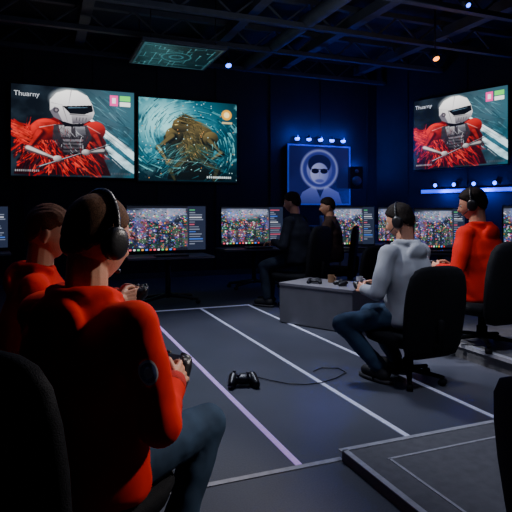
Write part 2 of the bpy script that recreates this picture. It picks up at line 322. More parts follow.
def art_game(seed):
    np.random.seed(seed); w, h = 210, 118; c = Cv(w, h, (22, 26, 36)); n = fbm(w, h, 6); n2 = fbm(w, h, 9)
    c.mix(np.clip((n-.4)*3, 0, 1), (76, 80, 96), .8); c.mix(((n > .54) & (c.V > .3)).astype(float), (110, 44, 48), .5); c.mix(((n2 < .44) & (c.V > .3)).astype(float), (34, 80, 54), .6); c.mix((n2 > .62).astype(float), (50, 70, 130), .5)
    c.ell(.35, .18, .3, .14, (140, 150, 175), 0, .6, .8)
    cols = [(225, 80, 100), (235, 235, 240), (80, 190, 110), (240, 160, 50), (60, 120, 235), (220, 50, 44), (10, 10, 18), (14, 14, 24), (18, 22, 36), (10, 12, 20), (130, 80, 190), (150, 160, 175), (40, 46, 60)]
    for k in range(1000):
        u = np.random.rand()*.75; v = .08+np.random.rand()*.86; s = .002+.013*np.random.rand()**2; a = np.random.choice([0, 1.57, .8])
        c.line((u, v), (u+s*2*math.cos(a), v+s*2*math.sin(a)), s*.6+.003, cols[np.random.randint(len(cols))], .85)
    for k in range(5): u = .08+.14*k; c.poly([(u, .95), (u+.02, .5+.1*(k % 2)), (u+.05, .5), (u+.06, .95)], (16, 18, 28), .55)
    c.rect(0, 0, 1, .05, (16, 18, 26)); c.rect(.76, 0, 1, 1, (24, 30, 46))
    for k in range(15):
        v = .08+.055*k; c.rect(.785, v, .785+.06+.12*np.random.rand(), v+.022, cols[np.random.randint(5)] if k % 3 == 0 else (130, 136, 150), .6)
    c.rect(.5, .06, .74, .2, (130, 140, 165), .5); c.rect(0, .95, .76, 1, (18, 20, 30))
    for k in range(12): c.rect(.03+.05*k, .96, .055+.05*k, .99, cols[k % 6], .9)
    return c
def art_panel():
    w, h = 240, 240; c = Cv(w, h, (3, 8, 11))
    for k in range(70):
        u, v = np.random.randint(0, 16, 2)/16; L = np.random.randint(1, 5)/16
        q = (u+L, v) if k % 2 else (u, v+L); c.line((u+.03, v+.03), (q[0]+.03, q[1]+.03), .009, (110, 215, 225), .9)
        if k % 3 == 0: c.ell(u+.03, v+.03, .014, .014, (150, 235, 240))
    c.ell(.5, .5, .2, .2, (90, 190, 200), 0, .9, .1); c.ell(.5, .5, .175, .175, (3, 8, 11)); c.ell(.5, .5, .1, .1, (80, 170, 185), 0, .9); c.ell(.5, .5, .07, .07, (3, 8, 11))
    for a, b in (((.02, .02), (.98, .02)), ((.02, .98), (.98, .98)), ((.02, .02), (.02, .98)), ((.98, .02), (.98, .98))): c.line(a, b, .018, (60, 100, 115)); c.line(b, a, .018, (60, 100, 115))
    return c
MS_big = attr_mat('big_screen_picture', 1.9); MS_mon = attr_mat('monitor_picture', 2.3); MS_emb = attr_mat('poster_print', .75); MS_pan = attr_mat('panel_tracery', .35)  # poster print given its own glow, as if lit by its lamps

# ------------------------------------------------------------ room
H = 4.5; BY = 10.0
RW0 = Vector((6.84, 10.0)); RWD = Vector((.316, -.949)); RW1 = RW0+RWD*12.65   # to y ~ -2
LX = -3.2
fl = MB(); fl.add([(LX, -2, 0), (RW1.x, -2, 0), (RW0.x, 10, 0), (LX, 10, 0), (LX, -2, -.1), (RW1.x, -2, -.1), (RW0.x, 10, -.1), (LX, 10, -.1)],
       [(0, 1, 2, 3), (7, 6, 5, 4), (0, 4, 5, 1), (1, 5, 6, 2), (2, 6, 7, 3), (3, 7, 4, 0)]); struct('floor', fl, M_floor)
ce = MB(); ce.add([(LX, -2, H), (RW1.x, -2, H), (RW0.x, 10, H), (LX, 10, H), (LX, -2, H+.1), (RW1.x, -2, H+.1), (RW0.x, 10, H+.1), (LX, 10, H+.1)],
       [(3, 2, 1, 0), (4, 5, 6, 7), (1, 5, 4, 0), (2, 6, 5, 1), (3, 7, 6, 2), (0, 4, 7, 3)]); struct('ceiling', ce, M_ceil)
wb = MB().box(((LX+7)/2, 10.06, H/2), (7-LX+.3, .12, H))
for k in range(9): wb.box((LX+.6+1.15*k, 9.995, H/2), (.03, .03, H))
struct('wall_back', wb, M_wall)
struct('wall_left', MB().box((LX-.06, 4, H/2), (.12, 12.2, H)), M_wall)
struct('wall_front', MB().box(((LX+RW1.x)/2, -2.06, H/2), (RW1.x-LX+.4, .12, H)), M_wall)
ang = math.atan2(RWD.y, RWD.x)
nrm = Vector((.949, .316)); mid = RW0+RWD*6.3+nrm*.06
wr = MB().box((mid.x, mid.y, H/2), (12.9, .12, H), (0, 0, ang))
for k in range(9):
    p = RW0+RWD*(.8+1.3*k); wr.box((p.x, p.y, H/2), (.03, .03, H), (0, 0, ang))
struct('wall_right', wr, M_wall)
struct('baseboard_back', MB().box(((LX+6.8)/2, 9.975, .05), (6.8-LX, .03, .1)), M_beam)
p = RW0+RWD*6.3-nrm*.02; struct('baseboard_right', MB().box((p.x, p.y, .05), (12.3, .03, .1), (0, 0, ang)), M_beam)
tn = 1
def trim(mb, m, **k):
    global tn
    o = struct('trim_%d' % tn, mb, m, **k); tn += 1; return o
for y in (2.6, 4.2, 5.8, 7.2, 8.5, 9.8):
    xr = RW0.x+(10-y)*.333; mb = MB().box(((LX+xr)/2, y, 4.02), (xr-LX, .1, .07)).box(((LX+xr)/2, y, 4.38), (xr-LX, .1, .08))
    k = LX+.1
    while k < xr-.5:
        mb.box((k+.22, y, 4.2), (.025, .03, .5), (0, R(50), 0)).box((k+.62, y, 4.2), (.025, .03, .5), (0, R(-50), 0)); k += .8
    trim(mb, M_beam)
for x in (-1.2, .6, 2.9, 4.6, 6.3): trim(MB().box((x, 4, 4.25), (.16, 11.9, .16)), M_beam)
trim(MB().cyl((3.7, -1.8, 4.1), (3.7, 9.9, 4.1), .11), M_beam)
# lane tapes
for x, y0, mm in ((1.17, 2.37, M_tape_vglow), (1.88, 2.37, M_tape), (2.54, 2.4, M_tape)): trim(MB().box((x, (y0+6.65)/2, .002), (.034, 6.65-y0, .004)), mm)
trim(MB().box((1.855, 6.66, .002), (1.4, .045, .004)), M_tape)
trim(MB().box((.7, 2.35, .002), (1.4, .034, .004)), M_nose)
# front right riser with pale nosing, right seating platform
trim(MB().box((2.96, 1.3, .025), (3.14, 2.06, .05)), M_plat)
trim(MB().box((2.96, 2.335, .052), (3.16, .03, .006)).box((1.405, 1.3, .052), (.03, 2.06, .006)).box((3.04, 2.17, .0515), (2.98, .014, .004)).box((1.56, 1.22, .0515), (.014, 1.9, .004)), M_nose)
trim(MB().box((4.75, 3.2, .06), (2.9, 2.9, .12)), M_plat)
trim(MB().box((3.3, 3.2, .115), (.05, 2.92, .03)).box((4.75, 4.65, .115), (2.9, .03, .03)), M_nose)

# ------------------------------------------------------------ big screens
me_red = paint_mesh('red_picture', 2.04, 1.55, art_red(), MS_big); me_teal = paint_mesh('teal_picture', 1.9, 1.53, art_teal(), MS_big)
def big_screen(loc, rz, W, Hh, me, label):
    t = empty('projection_screen', loc, rz, label, 'screen')
    MB().box((0, .025, 0), (W+.06, .04, Hh+.06)).build('frame', M_frame, t, bevel=.008)
    MB().box((0, .05, 0), (.4, .04, .3)).build('wall_mount', M_metal, t, bevel=.004)
    link_mesh('picture', me, t, (0, -.002, 0)); return t
s1 = big_screen((.525, 9.9, 2.625), 0, 2.04, 1.55, me_red, 'leftmost big wall screen, white-helmeted figure in red, beside teal sea picture')
text('title_text', 'Thuarny', .12, (-.98, -.006, .58), s1, M_textw)
s2 = big_screen((2.58, 9.9, 2.575), 0, 1.9, 1.53, me_teal, 'big wall screen showing a dark hunched figure in teal water')
P1 = Vector((7.06, 9.03)); P2 = Vector((7.68, 7.17)); pm = (P1+P2)/2
s3 = big_screen((pm.x, pm.y, 2.79), math.atan2(P2.y-P1.y, P2.x-P1.x), 2.04, 1.55, me_red, 'big screen on the right wall above the blue light strip')
s3.scale = (.94, 1, .9)
text('title_text', 'Thuarny', .12, (-.98, -.006, .58), s3, M_textw)
t = empty('emblem_poster', (5.38, 9.93, 2.0), 0, 'blue framed poster of a portrait emblem with dark glasses under blue lamps', 'poster')
MB().box((0, .02, 0), (1.5, .04, 1.26)).build('backing', M_frame, t, bevel=.008)
MB().box((0, -.005, .61), (1.48, .03, .03)).box((0, -.005, -.61), (1.48, .03, .03)).box((-.725, -.005, 0), (.03, .03, 1.25)).box((.725, -.005, 0), (.03, .03, 1.25)).build('frame', M_pframe, t, smooth=False)
link_mesh('print', paint_mesh('emblem_print', 1.42, 1.19, art_emblem(), MS_emb), t, (0, -.003, 0))
for k in range(5):
    o = empty('poster_lamp', (4.84+.27*k, 9.88, 2.76), 0, 'small blue lamp above the emblem poster, number %s from the left end' % ['one', 'two', 'three', 'four', 'five'][k], 'lamp', 'blue lamps over the poster')
    MB().cyl((0, .1, .03), (0, 0, .03), .012).build('arm', M_metal, o); MB().cyl((0, 0, .05), (0, 0, -.02), .03, .045).build('lamp_shade', M_black, o)
    MB().ell((0, 0, -.03), (.05, .05, .035)).build('bulb', M_blue, o)
def onright(y, z, off=.07):
    x = RW0.x+(10-y)*.333; return (x-.949*off, y-.316*off, z)
q0 = Vector(onright(8.9, 1.64)); q1 = Vector(onright(6.4, 1.64)); L = (q1-q0).length
t = empty('led_strip', (q0+q1)/2, math.atan2((q1-q0).y, (q1-q0).x), 'long horizontal blue light strip on the right wall under the screen', 'light strip')
MB().box((0, .015, 0), (L, .03, .09)).build('channel', M_metal, t); MB().box((0, -.004, 0), (L-.02, .012, .07)).build('diffuser', M_led, t)
for k, nm in enumerate(('one', 'two', 'three', 'four', 'five', 'six')):
    q = onright(8.6-.38*k, 1.76, .06); o = empty('wall_lamp', q, ang, 'small round blue wall lamp above the blue light strip, number %s from the corner' % nm, 'lamp', 'blue lamps on the right wall')
    MB().cyl((0, .05, 0), (0, .0, 0), .045).build('housing', M_black, o); MB().ell((0, -.005, 0), (.036, .02, .036)).build('lens', M_blue, o)
sp = at(367, 10.9); t = empty('wall_speaker', (sp.x, 9.72, 1.95), R(-20), 'black speaker hung in the corner right of the emblem poster', 'speaker')
MB().box((0, 0, 0), (.28, .22, .46)).build('cabinet', M_black, t, bevel=.015); MB().cyl((0, -.105, -.07), (0, -.125, -.07), .1).build('woofer', M_grey_pl, t)
MB().cyl((0, -.105, .13), (0, -.122, .13), .04).build('tweeter', M_grey_pl, t); MB().box((0, .17, 0), (.06, .16, .06)).build('bracket', M_metal, t)
t = empty('ceiling_panel', (1.98, 8.42, 3.7), 0, 'square hanging ceiling panel with faint teal line pattern', 'ceiling panel')
MB().box((0, 0, .04), (1.3, 1.3, .06)).build('frame', M_beam, t, bevel=.01)
for sx in (-.5, .5):
    for sy in (-.5, .5): MB().cyl((sx, sy, .06), (sx, sy, .8), .008).build('hanger_rod', M_metal, t)
o = link_mesh('tracery', paint_mesh('panel_tracery', 1.22, 1.22, art_panel(), MS_pan), t, (0, 0, .004)); o.rotation_euler = (R(90), 0, 0)
def spot_fixture(px, py, z, lens, label, aim=(0, -.5, -.85), sc=1):
    d = (z-CAMZ)*F_PX/(HOR-py); p = at(px, d); o = empty('ceiling_spotlight', (p.x, p.y, z), 0, label, 'spotlight')
    a = Vector(aim).normalized()
    MB().cyl((0, 0, .06), (0, 0, H-z), .012).build('stem', M_metal, o); MB().cyl(-a*.1, a*.06, .05, .06).build('lamp_body', M_black, o)
    MB().ell(a*.06, (.05*sc, .05*sc, .02), a.to_track_quat('Z', 'Y').to_euler()).build('lens', lens, o); return o
spot_fixture(228, 63, 3.8, M_blue, 'blue ceiling spotlight right of the hanging tracery panel')
spot_fixture(435, 56, 3.7, M_orange, 'orange glowing ceiling spotlight above the right screen')
spot_fixture(466, 3, 3.95, M_blue, 'blue ceiling spotlight near the top edge above the orange one', (0, -.7, -.7), .6)
d0 = 6.2; p = at(492, d0); t = empty('ceiling_vent', (p.x, p.y, 3.75), R(-18), 'dark slatted ceiling vent at the upper right', 'vent')
MB().box((0, 0, .2), (.9, .7, .1)).build('housing', M_beam, t, bevel=.01)
mb = MB()
for k in range(8): mb.box((0, -.3+.085*k, .12), (.86, .02, .08), (R(25), 0, 0))
mb.build('slats', M_beam, t); MB().cyl((0, 0, .25), (0, 0, .75), .1).build('duct', M_beam, t)

# ------------------------------------------------------------ furniture prototypes
def make_chair():
    t = empty('office_chair', (0, 0, 0), 0, 'x', 'chair')
    MB().loft([(0, .03, .335, .19, .19), (0, .03, .36, .25, .25), (0, .03, .43, .275, .265), (0, .035, .455, .26, .25), (0, .035, .462, .2, .2)], 36, 3.4).build('seat', M_blackf, t)
    secs = []
    for z, rx, ry in ((.28, .16, .02), (.30, .22, .036), (.38, .25, .046), (.55, .265, .05), (.72, .27, .052), (.86, .262, .05), (.97, .24, .046), (1.03, .2, .038), (1.055, .15, .026), (1.065, .09, .01)):
        secs.append((0, -.26-.1*(z-.40), z, rx, ry))
    MB().loft(secs, 36, 3.0).build('backrest', M_blackf, t)
    MB().tube([(0, -.1, .35), (0, -.3, .34), (0, -.335, .42), (0, -.345, .6)], .024).build('back_bracket', M_blackm, t)
    MB().cyl((0, 0, .1), (0, 0, .38), .028).cyl((0, 0, .08), (0, 0, .2), .04).build('gas_column', M_blackm, t)
    for k in range(5):
        a = 2*math.pi*k/5+.3; dx, dy = math.cos(a), math.sin(a)
        l = MB().capsule((0, 0, .11), (dx*.25, dy*.25, .075), .026, .016).build('base_leg', M_blackm, t)
        MB().cyl((dx*.25-dy*.02, dy*.25+dx*.02, .03), (dx*.25+dy*.02, dy*.25-dx*.02, .03), .03, n=14).build('castor', M_blackm, l)
    return t
chair0 = make_chair(); chair_used = [False]
def chair(loc, rz, label, sc=1, sz=None):
    o = chair0 if not chair_used[0] else copy_tree(chair0); chair_used[0] = True
    place(o, loc, rz, label, 'office chairs in the gaming room'); o.scale = (sc, sc, sz or sc); return o
def make_desk():
    t = empty('computer_desk', (0, 0, 0), 0, 'x', 'desk')
    MB().box((0, 0, .635), (1.15, .6, .03)).build('desktop', M_grey_pl, t, bevel=.006)
    MB().cyl((0, 0, .08), (0, 0, .62), .035).box((0, 0, .605), (.5, .3, .025)).build('column', M_black, t)
    for a in (25, 155, 205, 335):
        dx, dy = math.cos(R(a)), math.sin(R(a)); l = MB().capsule((0, 0, .12), (dx*.4, dy*.4, .07), .03, .02).build('foot', M_black, t)
        MB().ell((dx*.41, dy*.41, .03), (.035, .02, .03)).build('castor', M_black, l)
    return t
def make_monitor(me):
    t = empty('monitor', (0, 0, 0), 0, 'x', 'monitor')
    MB().box((0, .02, .36), (1.12, .035, .64)).build('casing', M_black, t, bevel=.008)
    link_mesh('display', me, t, (0, -.001, .365))
    MB().box((0, .05, .14), (.1, .025, .24)).build('stand_neck', M_black, t, bevel=.005)
    MB().loft([(0, .05, 0, .17, .11), (0, .05, .012, .16, .1)], 24, 3).build('stand_base', M_black, t, smooth=False)
    return t
me_g = [paint_mesh('game_picture', 1.08, .6, art_game(s), MS_mon) for s in (3, 8)]
mon0 = make_monitor(me_g[0]); mon1 = make_monitor(me_g[1]); desk0 = make_desk()
kb0 = empty('keyboard', (0, 0, 0), 0, 'x', 'keyboard'); MB().box((0, 0, .011), (.44, .15, .022)).build('case', M_black, kb0, bevel=.004)
kk = MB()
for i in range(14):
    for j in range(5): kk.box((-.195+.03*i, -.055+.0275*j, .025), (.024, .022, .008))
kk.build('keys', M_grey_pl, kb0, smooth=False)
stations = [
    (168, 7.25, 0, 'nearest of the back row, left of the room', (1, 1)), (254, 8.75, 0, 'left of the person in the black sweater', (1, 1)),
    (351, 8.6, R(-14), 'right of the person in brown', (.75, 1)), (394, 9.7, R(-28), 'left of the headset wearer in grey', (.5, 1)),
    (440, 7.9, R(-32), 'between the grey and the red sweater wearers', (.66, .95)), (548, 7.2, R(-44), 'at the far right edge', (1, 1)),
    (-34, 7.6, R(5), 'at the far left edge behind the red hoodies', (1, 1))]
for i, (px, d, rz, ds, ms) in enumerate(stations):
    p = at(px, d); k = desk0 if i == 0 else copy_tree(desk0); place(k, p, rz, 'dark pedestal computer desk '+ds, 'computer desks')
    rot = Matrix.Rotation(rz, 3, 'Z')
    m = (mon0 if i == 0 else mon1 if i == 1 else copy_tree(mon0 if i % 2 == 0 else mon1))
    place(m, p+rot@Vector((0, .05, 0))+Vector((0, 0, .65)), rz, ('wide' if ms[0] == 1 else 'narrower')+' monitor with colourful game '+ds, 'monitors on the desks'); m.scale = (ms[0], 1, ms[1])
    kb = kb0 if i == 0 else copy_tree(kb0); place(kb, p+rot@Vector((0, -.2, 0))+Vector((0, 0, .651)), rz, 'black keyboard on the computer desk '+ds, 'keyboards on the desks')

def make_pad():
    t = empty('game_controller', (0, 0, 0), 0, 'x', 'game controller')
    s = MB().ell((0, 0, 0), (.066, .042, .022)).box((0, .01, 0), (.07, .05, .032))
    for q in (-1, 1):
        s.capsule((q*.05, .004, 0), (q*.066, -.055, -.012), .029, .02); s.ell((q*.045, .02, .002), (.03, .025, .019))
    s.build('shell', M_black, t, voxel=.0035, sm=3)
    for q, y in ((-1, .012), (1, -.018)):
        x = q*.045 if q < 0 else .025
        MB().cyl((x, y, .015), (x, y, .03), .006).cyl((x, y, .028), (x, y, .033), .0095).build('thumbstick', M_grey_pl, t)
    MB().box((-.025, -.016, .021), (.022, .008, .006)).box((-.025, -.016, .021), (.008, .022, .006)).build('direction_pad', M_grey_pl, t, bevel=.001)
    for dx, dy in ((.01, 0), (-.01, 0), (0, .01), (0, -.01)): MB().cyl((.048+dx, .014+dy, .017), (.048+dx, .014+dy, .026), .0045, n=12).build('button', M_grey_pl, t)
    for q in (-1, 1): MB().capsule((q*.03, .042, .004), (q*.058, .036, .002), .009, .008).build('trigger', M_black, t)
    return t
pad0 = make_pad(); pad_used = [False]
def pad(mw, label):
    o = pad0 if not pad_used[0] else copy_tree(pad0); pad_used[0] = True
    o.matrix_world = mw; o['label'] = label; o['group'] = 'game controllers'; return o
def make_headset():
    t = empty('headset', (0, 0, 0), 0, 'x', 'headset')
    pts = [(math.cos(R(a))*.096, -.01, .0+math.sin(R(a))*.138) for a in range(8, 173, 8)]
    mb = MB()
    for a, b in zip(pts[:-1], pts[1:]): mb.capsule(a, b, .009, .009, 10, 2)
    mb.build('headband', M_black, t)
    for s in (-1, 1):
        c = MB().rings([[(s*x, -.01+math.cos(2*math.pi*k/24)*r*.82, -.008+math.sin(2*math.pi*k/24)*r) for k in range(24)] for x, r in ((.088, .042), (.096, .046), (.106, .044), (.112, .034), (.114, .02))]).build('ear_cup', M_black, t)
        MB().rings([[(s*x, -.01+math.cos(2*math.pi*k/24)*r*.82, -.008+math.sin(2*math.pi*k/24)*r) for k in range(24)] for x, r in ((.074, .036), (.079, .045), (.088, .045), (.092, .036))]).build('ear_cushion', M_cup, c)
    MB().tube([(-.1, .01, -.03), (-.096, .06, -.065), (-.07, .105, -.08), (-.04, .118, -.08)], .0035).ell((-.035, .118, -.08), (.011, .008, .008)).build('microphone_boom', M_black, t)
    return t
hs0 = make_headset(); hs_used = [False]
def headset(mw, label):
    o = hs0 if not hs_used[0] else copy_tree(hs0); hs_used[0] = True
    o.matrix_world = mw; o['label'] = label; o['group'] = 'headsets worn by players'; return o

# ------------------------------------------------------------ people
def sstep(a, b, x): x = min(1, max(0, (x-a)/(b-a))); return x*x*(3-2*x)
def head_pt(dx, dy, dz):
    x = .076*dx; y = .098*dy; z = .118*dz
    if dz < 0:
        t = -dz; x *= 1-.34*t**1.6; y *= (1-.10*t) if dy > 0 else (1-.38*t)
        if dy > 0: y += .012*t*dy
    if dy < 0 and dz > 0: y *= 1.02
    if dy > 0:
        g = lambda cx, cz, sx, sz: math.exp(-((abs(x)-cx)/sx)**2-((z-cz)/sz)**2)
        y += .024*g(0, -.03, .012, .014)+.014*g(0, -.008, .008, .022)
        y += .004*g(.028, .022, .022, .008)-.011*g(.031, .002, .014, .011)
        y += .006*g(0, -.058, .022, .006)+.006*g(0, -.071, .02, .006)-.004*g(0, -.0645, .024, .003)
        y += .006*g(0, -.1, .018, .014)+.004*g(.042, -.03, .016, .018)
    return Vector((x, y, z))
def head_rings(fn, nu=56, nv=40):
    rs = []
    for i in range(nv+1):
        a = -math.pi/2+math.pi*i/nv; c = max(math.cos(a), .02)
        rs.append([fn(c*math.cos(2*math.pi*k/nu), c*math.sin(2*math.pi*k/nu), math.sin(a)) for k in range(nu)])
    return rs
def hair_pt(th_top, th_side, sd, curly):
    def f(dx, dy, dz):
        p = head_pt(dx, dy, dz); n = Vector((dx/.8, dy, dz/1.1)).normalized()
        if dy > .3: zl = .03+(dy-.3)/.7*.04
        elif dy > 0: zl = .012+dy/.3*.018
        else: zl = .012+dy*.07
        if abs(dx) > .75 and abs(dy) < .25: zl = max(zl, .016)
        zl += .006*mnoise.noise(Vector((p.x*90+sd, p.y*90, 3)))
        m = sstep(-.012, .016, p.z-zl); th = th_side+(th_top-th_side)*sstep(.02, .09, p.z)
        nz = mnoise.noise(Vector((p.x*30+sd, p.y*18, p.z*22)))*.5+mnoise.noise(Vector((p.x*120+sd, p.y*30, p.z*35)))*.4
        q = p+n*(m*(th*(1+curly*nz)+.002)-(1-m)*.01); q.y -= m*.004*sstep(.0, .1, p.z)
        return q
    return f
def ik(a, b, l1, l2, pole):
    a = Vector(a); b = Vector(b); d = b-a; L = min(d.length, (l1+l2)*.995); dn = d.normalized(); b = a+dn*L
    x = (l1*l1-l2*l2+L*L)/(2*L); h = math.sqrt(max(l1*l1-x*x, 0)); p = Vector(pole); p = (p-dn*p.dot(dn)).normalized()
    return a+dn*x+p*h, b
def add_hand(mb, W, f, n, th, curl=(38, 50, 32), r=1.0, tcurl=.5):
    """W wrist, f finger direction, n palm normal, th thumb side direction"""
    f = Vector(f).normalized(); n = Vector(n); n = (n-f*n.dot(f)).normalized(); th = Vector(th); th = (th-f*th.dot(f)-n*th.dot(n)).normalized()
    W = Vector(W)
    mb.capsule(W-f*.03, W+f*.01, .024, .024)
    for k, o in enumerate((.028, .0095, -.0095, -.028)):
        mb.capsule(W+f*.012+th*o*.6, W+f*.08+th*o, .014, .0105, 10, 3)
    for k, (o, L) in enumerate(((.031, .07), (.0105, .08), (-.0105, .074), (-.031, .058))):
        p = W+f*(.084-(.006 if k == 3 else 0))+th*o; a = 0
        for sgi, (fr, rr) in enumerate(((.44, .0092), (.32, .0084), (.24, .0076))):
            a += curl[sgi]+3*k; d = f*math.cos(R(a))+n*math.sin(R(a)); q = p+d*L*fr*1.08; mb.capsule(p, q, rr*r, (rr-.0008)*r, 10, 3); p = q
    p = W+f*.022+th*.024; d = (f*.65+th*.65+n*.35).normalized(); q = p+d*.042; mb.capsule(p, q, .0135, .011, 10, 3)
    d2 = (f*.85+th*.1+n*.45).normalized(); q2 = q+d2*.03; mb.capsule(q, q2, .0105, .0095, 10, 3)
    d3 = (f*.75-th*.15+n*.65).normalized(); mb.capsule(q2, q2+d3*.024, .0095, .008, 10, 3)
def person(label, loc, theta, S=.462, sc=1.0, lean=-.02, G=(0, .36, .74), hyaw=0, hpitch=-8, top=None, topname='hoodie', legs=M_jean, skin=M_skin, hair=M_hair,
           hair_t=(.016, .005), curly=.35, hood=True, vox=.0045, feet=((.13, .40), (-.13, .42)), padlabel=None, hslabel=None, bulk=1.0, handsdown=False, patch=False, padtilt=28, disp=.02, hs=1.0, elb=.55):
    rz = rz_of(theta); t = empty('person', loc, rz, label, 'person'); t.scale = (sc,)*3
    MW = Matrix.Translation(Vector(loc)) @ Matrix.Rotation(rz, 4, 'Z') @ Matrix.Scale(sc, 4)
    nb = Vector((0, lean, S+.585)); hc = Vector((0, lean+.045, S+.745))
    HM = Matrix.Translation(hc) @ Euler((R(hpitch), 0, R(hyaw))).to_matrix().to_4x4() @ Matrix.Scale(hs, 4)
    sh = [Vector((s*.175*(.5+.5*bulk), lean+.0, S+.52)) for s in (1, -1)]; hips = [Vector((s*.09, 0, S+.085)) for s in (1, -1)]
    G = Vector(G)
    wr = [G+Vector((s*.088, -.1, -.02)) for s in (1, -1)]
    if handsdown: wr = [Vector((s*.10, G.y-.1, G.z)) for s in (1, -1)]
    el = []
    for i, s in enumerate((1, -1)):
        e, w = ik(sh[i], wr[i], .29, .265, (s*elb, -.35, -.8)); el.append(e); wr[i] = w
    an = [Vector((feet[i][0], feet[i][1], .1/sc)) for i in (0, 1)]; kn = []
    for i in (0, 1):
        k, a = ik(hips[i], an[i], .43, .41, (0 if abs(an[i].x) < .2 else an[i].x*1.5, .6, 1)); kn.append(k); an[i] = a
    b = MB(); b.rings([[HM@p for p in r] for r in head_rings(head_pt)])
    for s in (1, -1):
        for c, rr, ro in (((.079, -.008, -.006), (.007, .019, .031), (R(-8), 0, R(-18*1))), ((.08, -.005, -.034), (.006, .009, .011), (0, 0, 0))):
            m = MB().ell((0, 0, 0), rr, ro); b.add([HM@(Vector((v[0]*s, v[1], v[2]))+Vector((c[0]*s, c[1], c[2]))) for v in m.v], m.f)
    b.capsule(nb-Vector((0, 0, .06)), HM@Vector((0, -.022, -.05)), .064, .058)
    b.loft([(0, 0, S+.02, .15, .11), (0, 0, S+.1, .15, .11), (0, lean*.5, S+.25, .125, .095), (0, lean*.8, S+.42, .14, .1), (0, lean, S+.52, .13, .08), (0, lean, S+.58, .07, .06)])
    for i, s in enumerate((1, -1)):
        b.capsule(sh[i]-Vector((s*.03, 0, 0)), el[i], .046, .034); b.capsule(el[i], wr[i], .034, .024)
        fd = Vector((-s*.28, 1, .12)) if not handsdown else Vector((-s*.1, 1, -.15))
        if handsdown: add_hand(b, wr[i], fd, (0, 0, -1), (-s, 0, 0), (12, 18, 14))
        else: add_hand(b, wr[i], fd, (-s*1, .05, -.35), (0, 0, 1), (42, 52, 34))
        b.capsule(hips[i], kn[i], .07, .05); b.capsule(kn[i], an[i], .048, .032); b.capsule(an[i], an[i]+Vector((0, .1, -.05)), .03, .025)
    b.build('body', skin, t, voxel=vox, sm=1)
    for s in (1, -1):
        MB().ell(HM@Vector((s*.031, .079, .002)), (.0115, .0115, .0115), nu=12, nv=8).build('eye', M_eye, t)
        MB().ell(HM@Vector((s*.031, .0895, .002)), (.0045, .003, .0045), nu=8, nv=6).build('iris', M_hairk, t)
        pts = [HM@Vector((s*x, .098-abs(x-.03)*.25, .021+z)) for x, z in ((.014, 0), (.03, .005), (.048, 0))]; MB().tube(pts, .003, 6).build('eyebrow', hair, t)
    MB().rings([[HM@p for p in r] for r in head_rings(hair_pt(hair_t[0], hair_t[1], loc[0]*7, curly), 180, 130)]).build('hair', hair, t)
    h = MB(); B = bulk
    h.loft([(0, 0, S+.015, .165*B, .13*B), (0, 0, S+.04, .185*B, .145*B), (0, -.005, S+.12, .185*B, .148*B), (0, lean*.5-.005, S+.25, .182*B, .144*B), (0, lean*.8-.005, S+.38, .198*B, .148*B), (0, lean, S+.48, .19*B, .13*B), (0, lean, S+.55, .14, .096), (0, lean, S+.6, .072, .07)], 32)
    for i, s in enumerate((1, -1)):
        h.capsule(sh[i]-Vector((s*.05, 0, -.005)), sh[i], .06, .065*B); h.capsule(sh[i], el[i], .064*B, .052*B)
        w = el[i]+(wr[i]-el[i])*.84; h.capsule(el[i], w, .053*B, .04); h.capsule(w-(w-el[i]).normalized()*.05, w, .045, .042)
    if hood:
        pts = [(.07, lean+.055, S+.575), (.085, lean+.0, S+.6), (.06, lean-.065, S+.6), (0, lean-.095, S+.595), (-.06, lean-.065, S+.6), (-.085, lean, S+.6), (-.07, lean+.055, S+.575)]
        for a, c in zip(pts[:-1], pts[1:]): h.capsule(a, c, .024, .024)
        h.ell((0, lean-.11, S+.53), (.1, .036, .07))
    else:
        pts = [(.058*math.cos(R(a)), lean+.065*math.sin(R(a)), S+.605) for a in range(0, 361, 40)]
        for a, c in zip(pts[:-1], pts[1:]): h.capsule(a, c, .016, .016)
    ho = h.build(topname, top, t, voxel=.009, sm=9, disp=disp, dscale=.13)
    for i in (0, 1):
        dr = (wr[i]-el[i]).normalized(); w = el[i]+(wr[i]-el[i])*.86
        MB().rings([[w+dr*k+(dr.orthogonal().normalized()*math.cos(2*math.pi*j/24)+dr.cross(dr.orthogonal().normalized())*math.sin(2*math.pi*j/24))*r for j in range(24)] for k, r in ((-.02, .036), (-.015, .041), (.02, .04), (.04, .036), (.042, .028))]).build('cuff', M_rib if top in (M_red, M_red2) else top, ho)
    if patch:
        c = sh[0]+(el[0]-sh[0])*.42; dr = (el[0]-sh[0]).normalized(); nn = Vector((.72, -.68, 0)); nn = (nn-dr*nn.dot(dr)).normalized(); u = nn.cross(dr).normalized(); vv = nn.cross(u)
        for rad, mm, nme, off in ((.03, MATS['patch_white'], 'sleeve_patch', .004), (.024, MATS['patch_blue'], 'patch_centre', .0065), (.012, MATS['patch_white'], 'patch_mark', .009)):
            mb = MB(); n = 24; vs = [c+nn*.075]; fs = []
            for ri in range(1, 5):
                for k in range(n): vs.append(c+nn*.075+(u*math.cos(2*math.pi*k/n)+vv*math.sin(2*math.pi*k/n)*1.15)*rad*ri/4)
            for k in range(n): fs.append((0, 1+k, 1+(k+1) % n))
            for ri in range(3):
                for k in range(n): a = 1+ri*n+k; bb = 1+ri*n+(k+1) % n; fs.append((a, a+n, bb+n, bb))
            mb.add(vs, fs); po = mb.build(nme, mm, ho); sw = po.modifiers.new('wrap', 'SHRINKWRAP'); sw.target = ho; sw.offset = off; sw.wrap_mode = 'ABOVE_SURFACE'
    q = MB(); q.loft([(0, 0, S+.0, .14, .12), (0, 0, S+.03, .17, .138), (0, 0, S+.12, .166, .132), (0, 0, S+.17, .15, .12)])
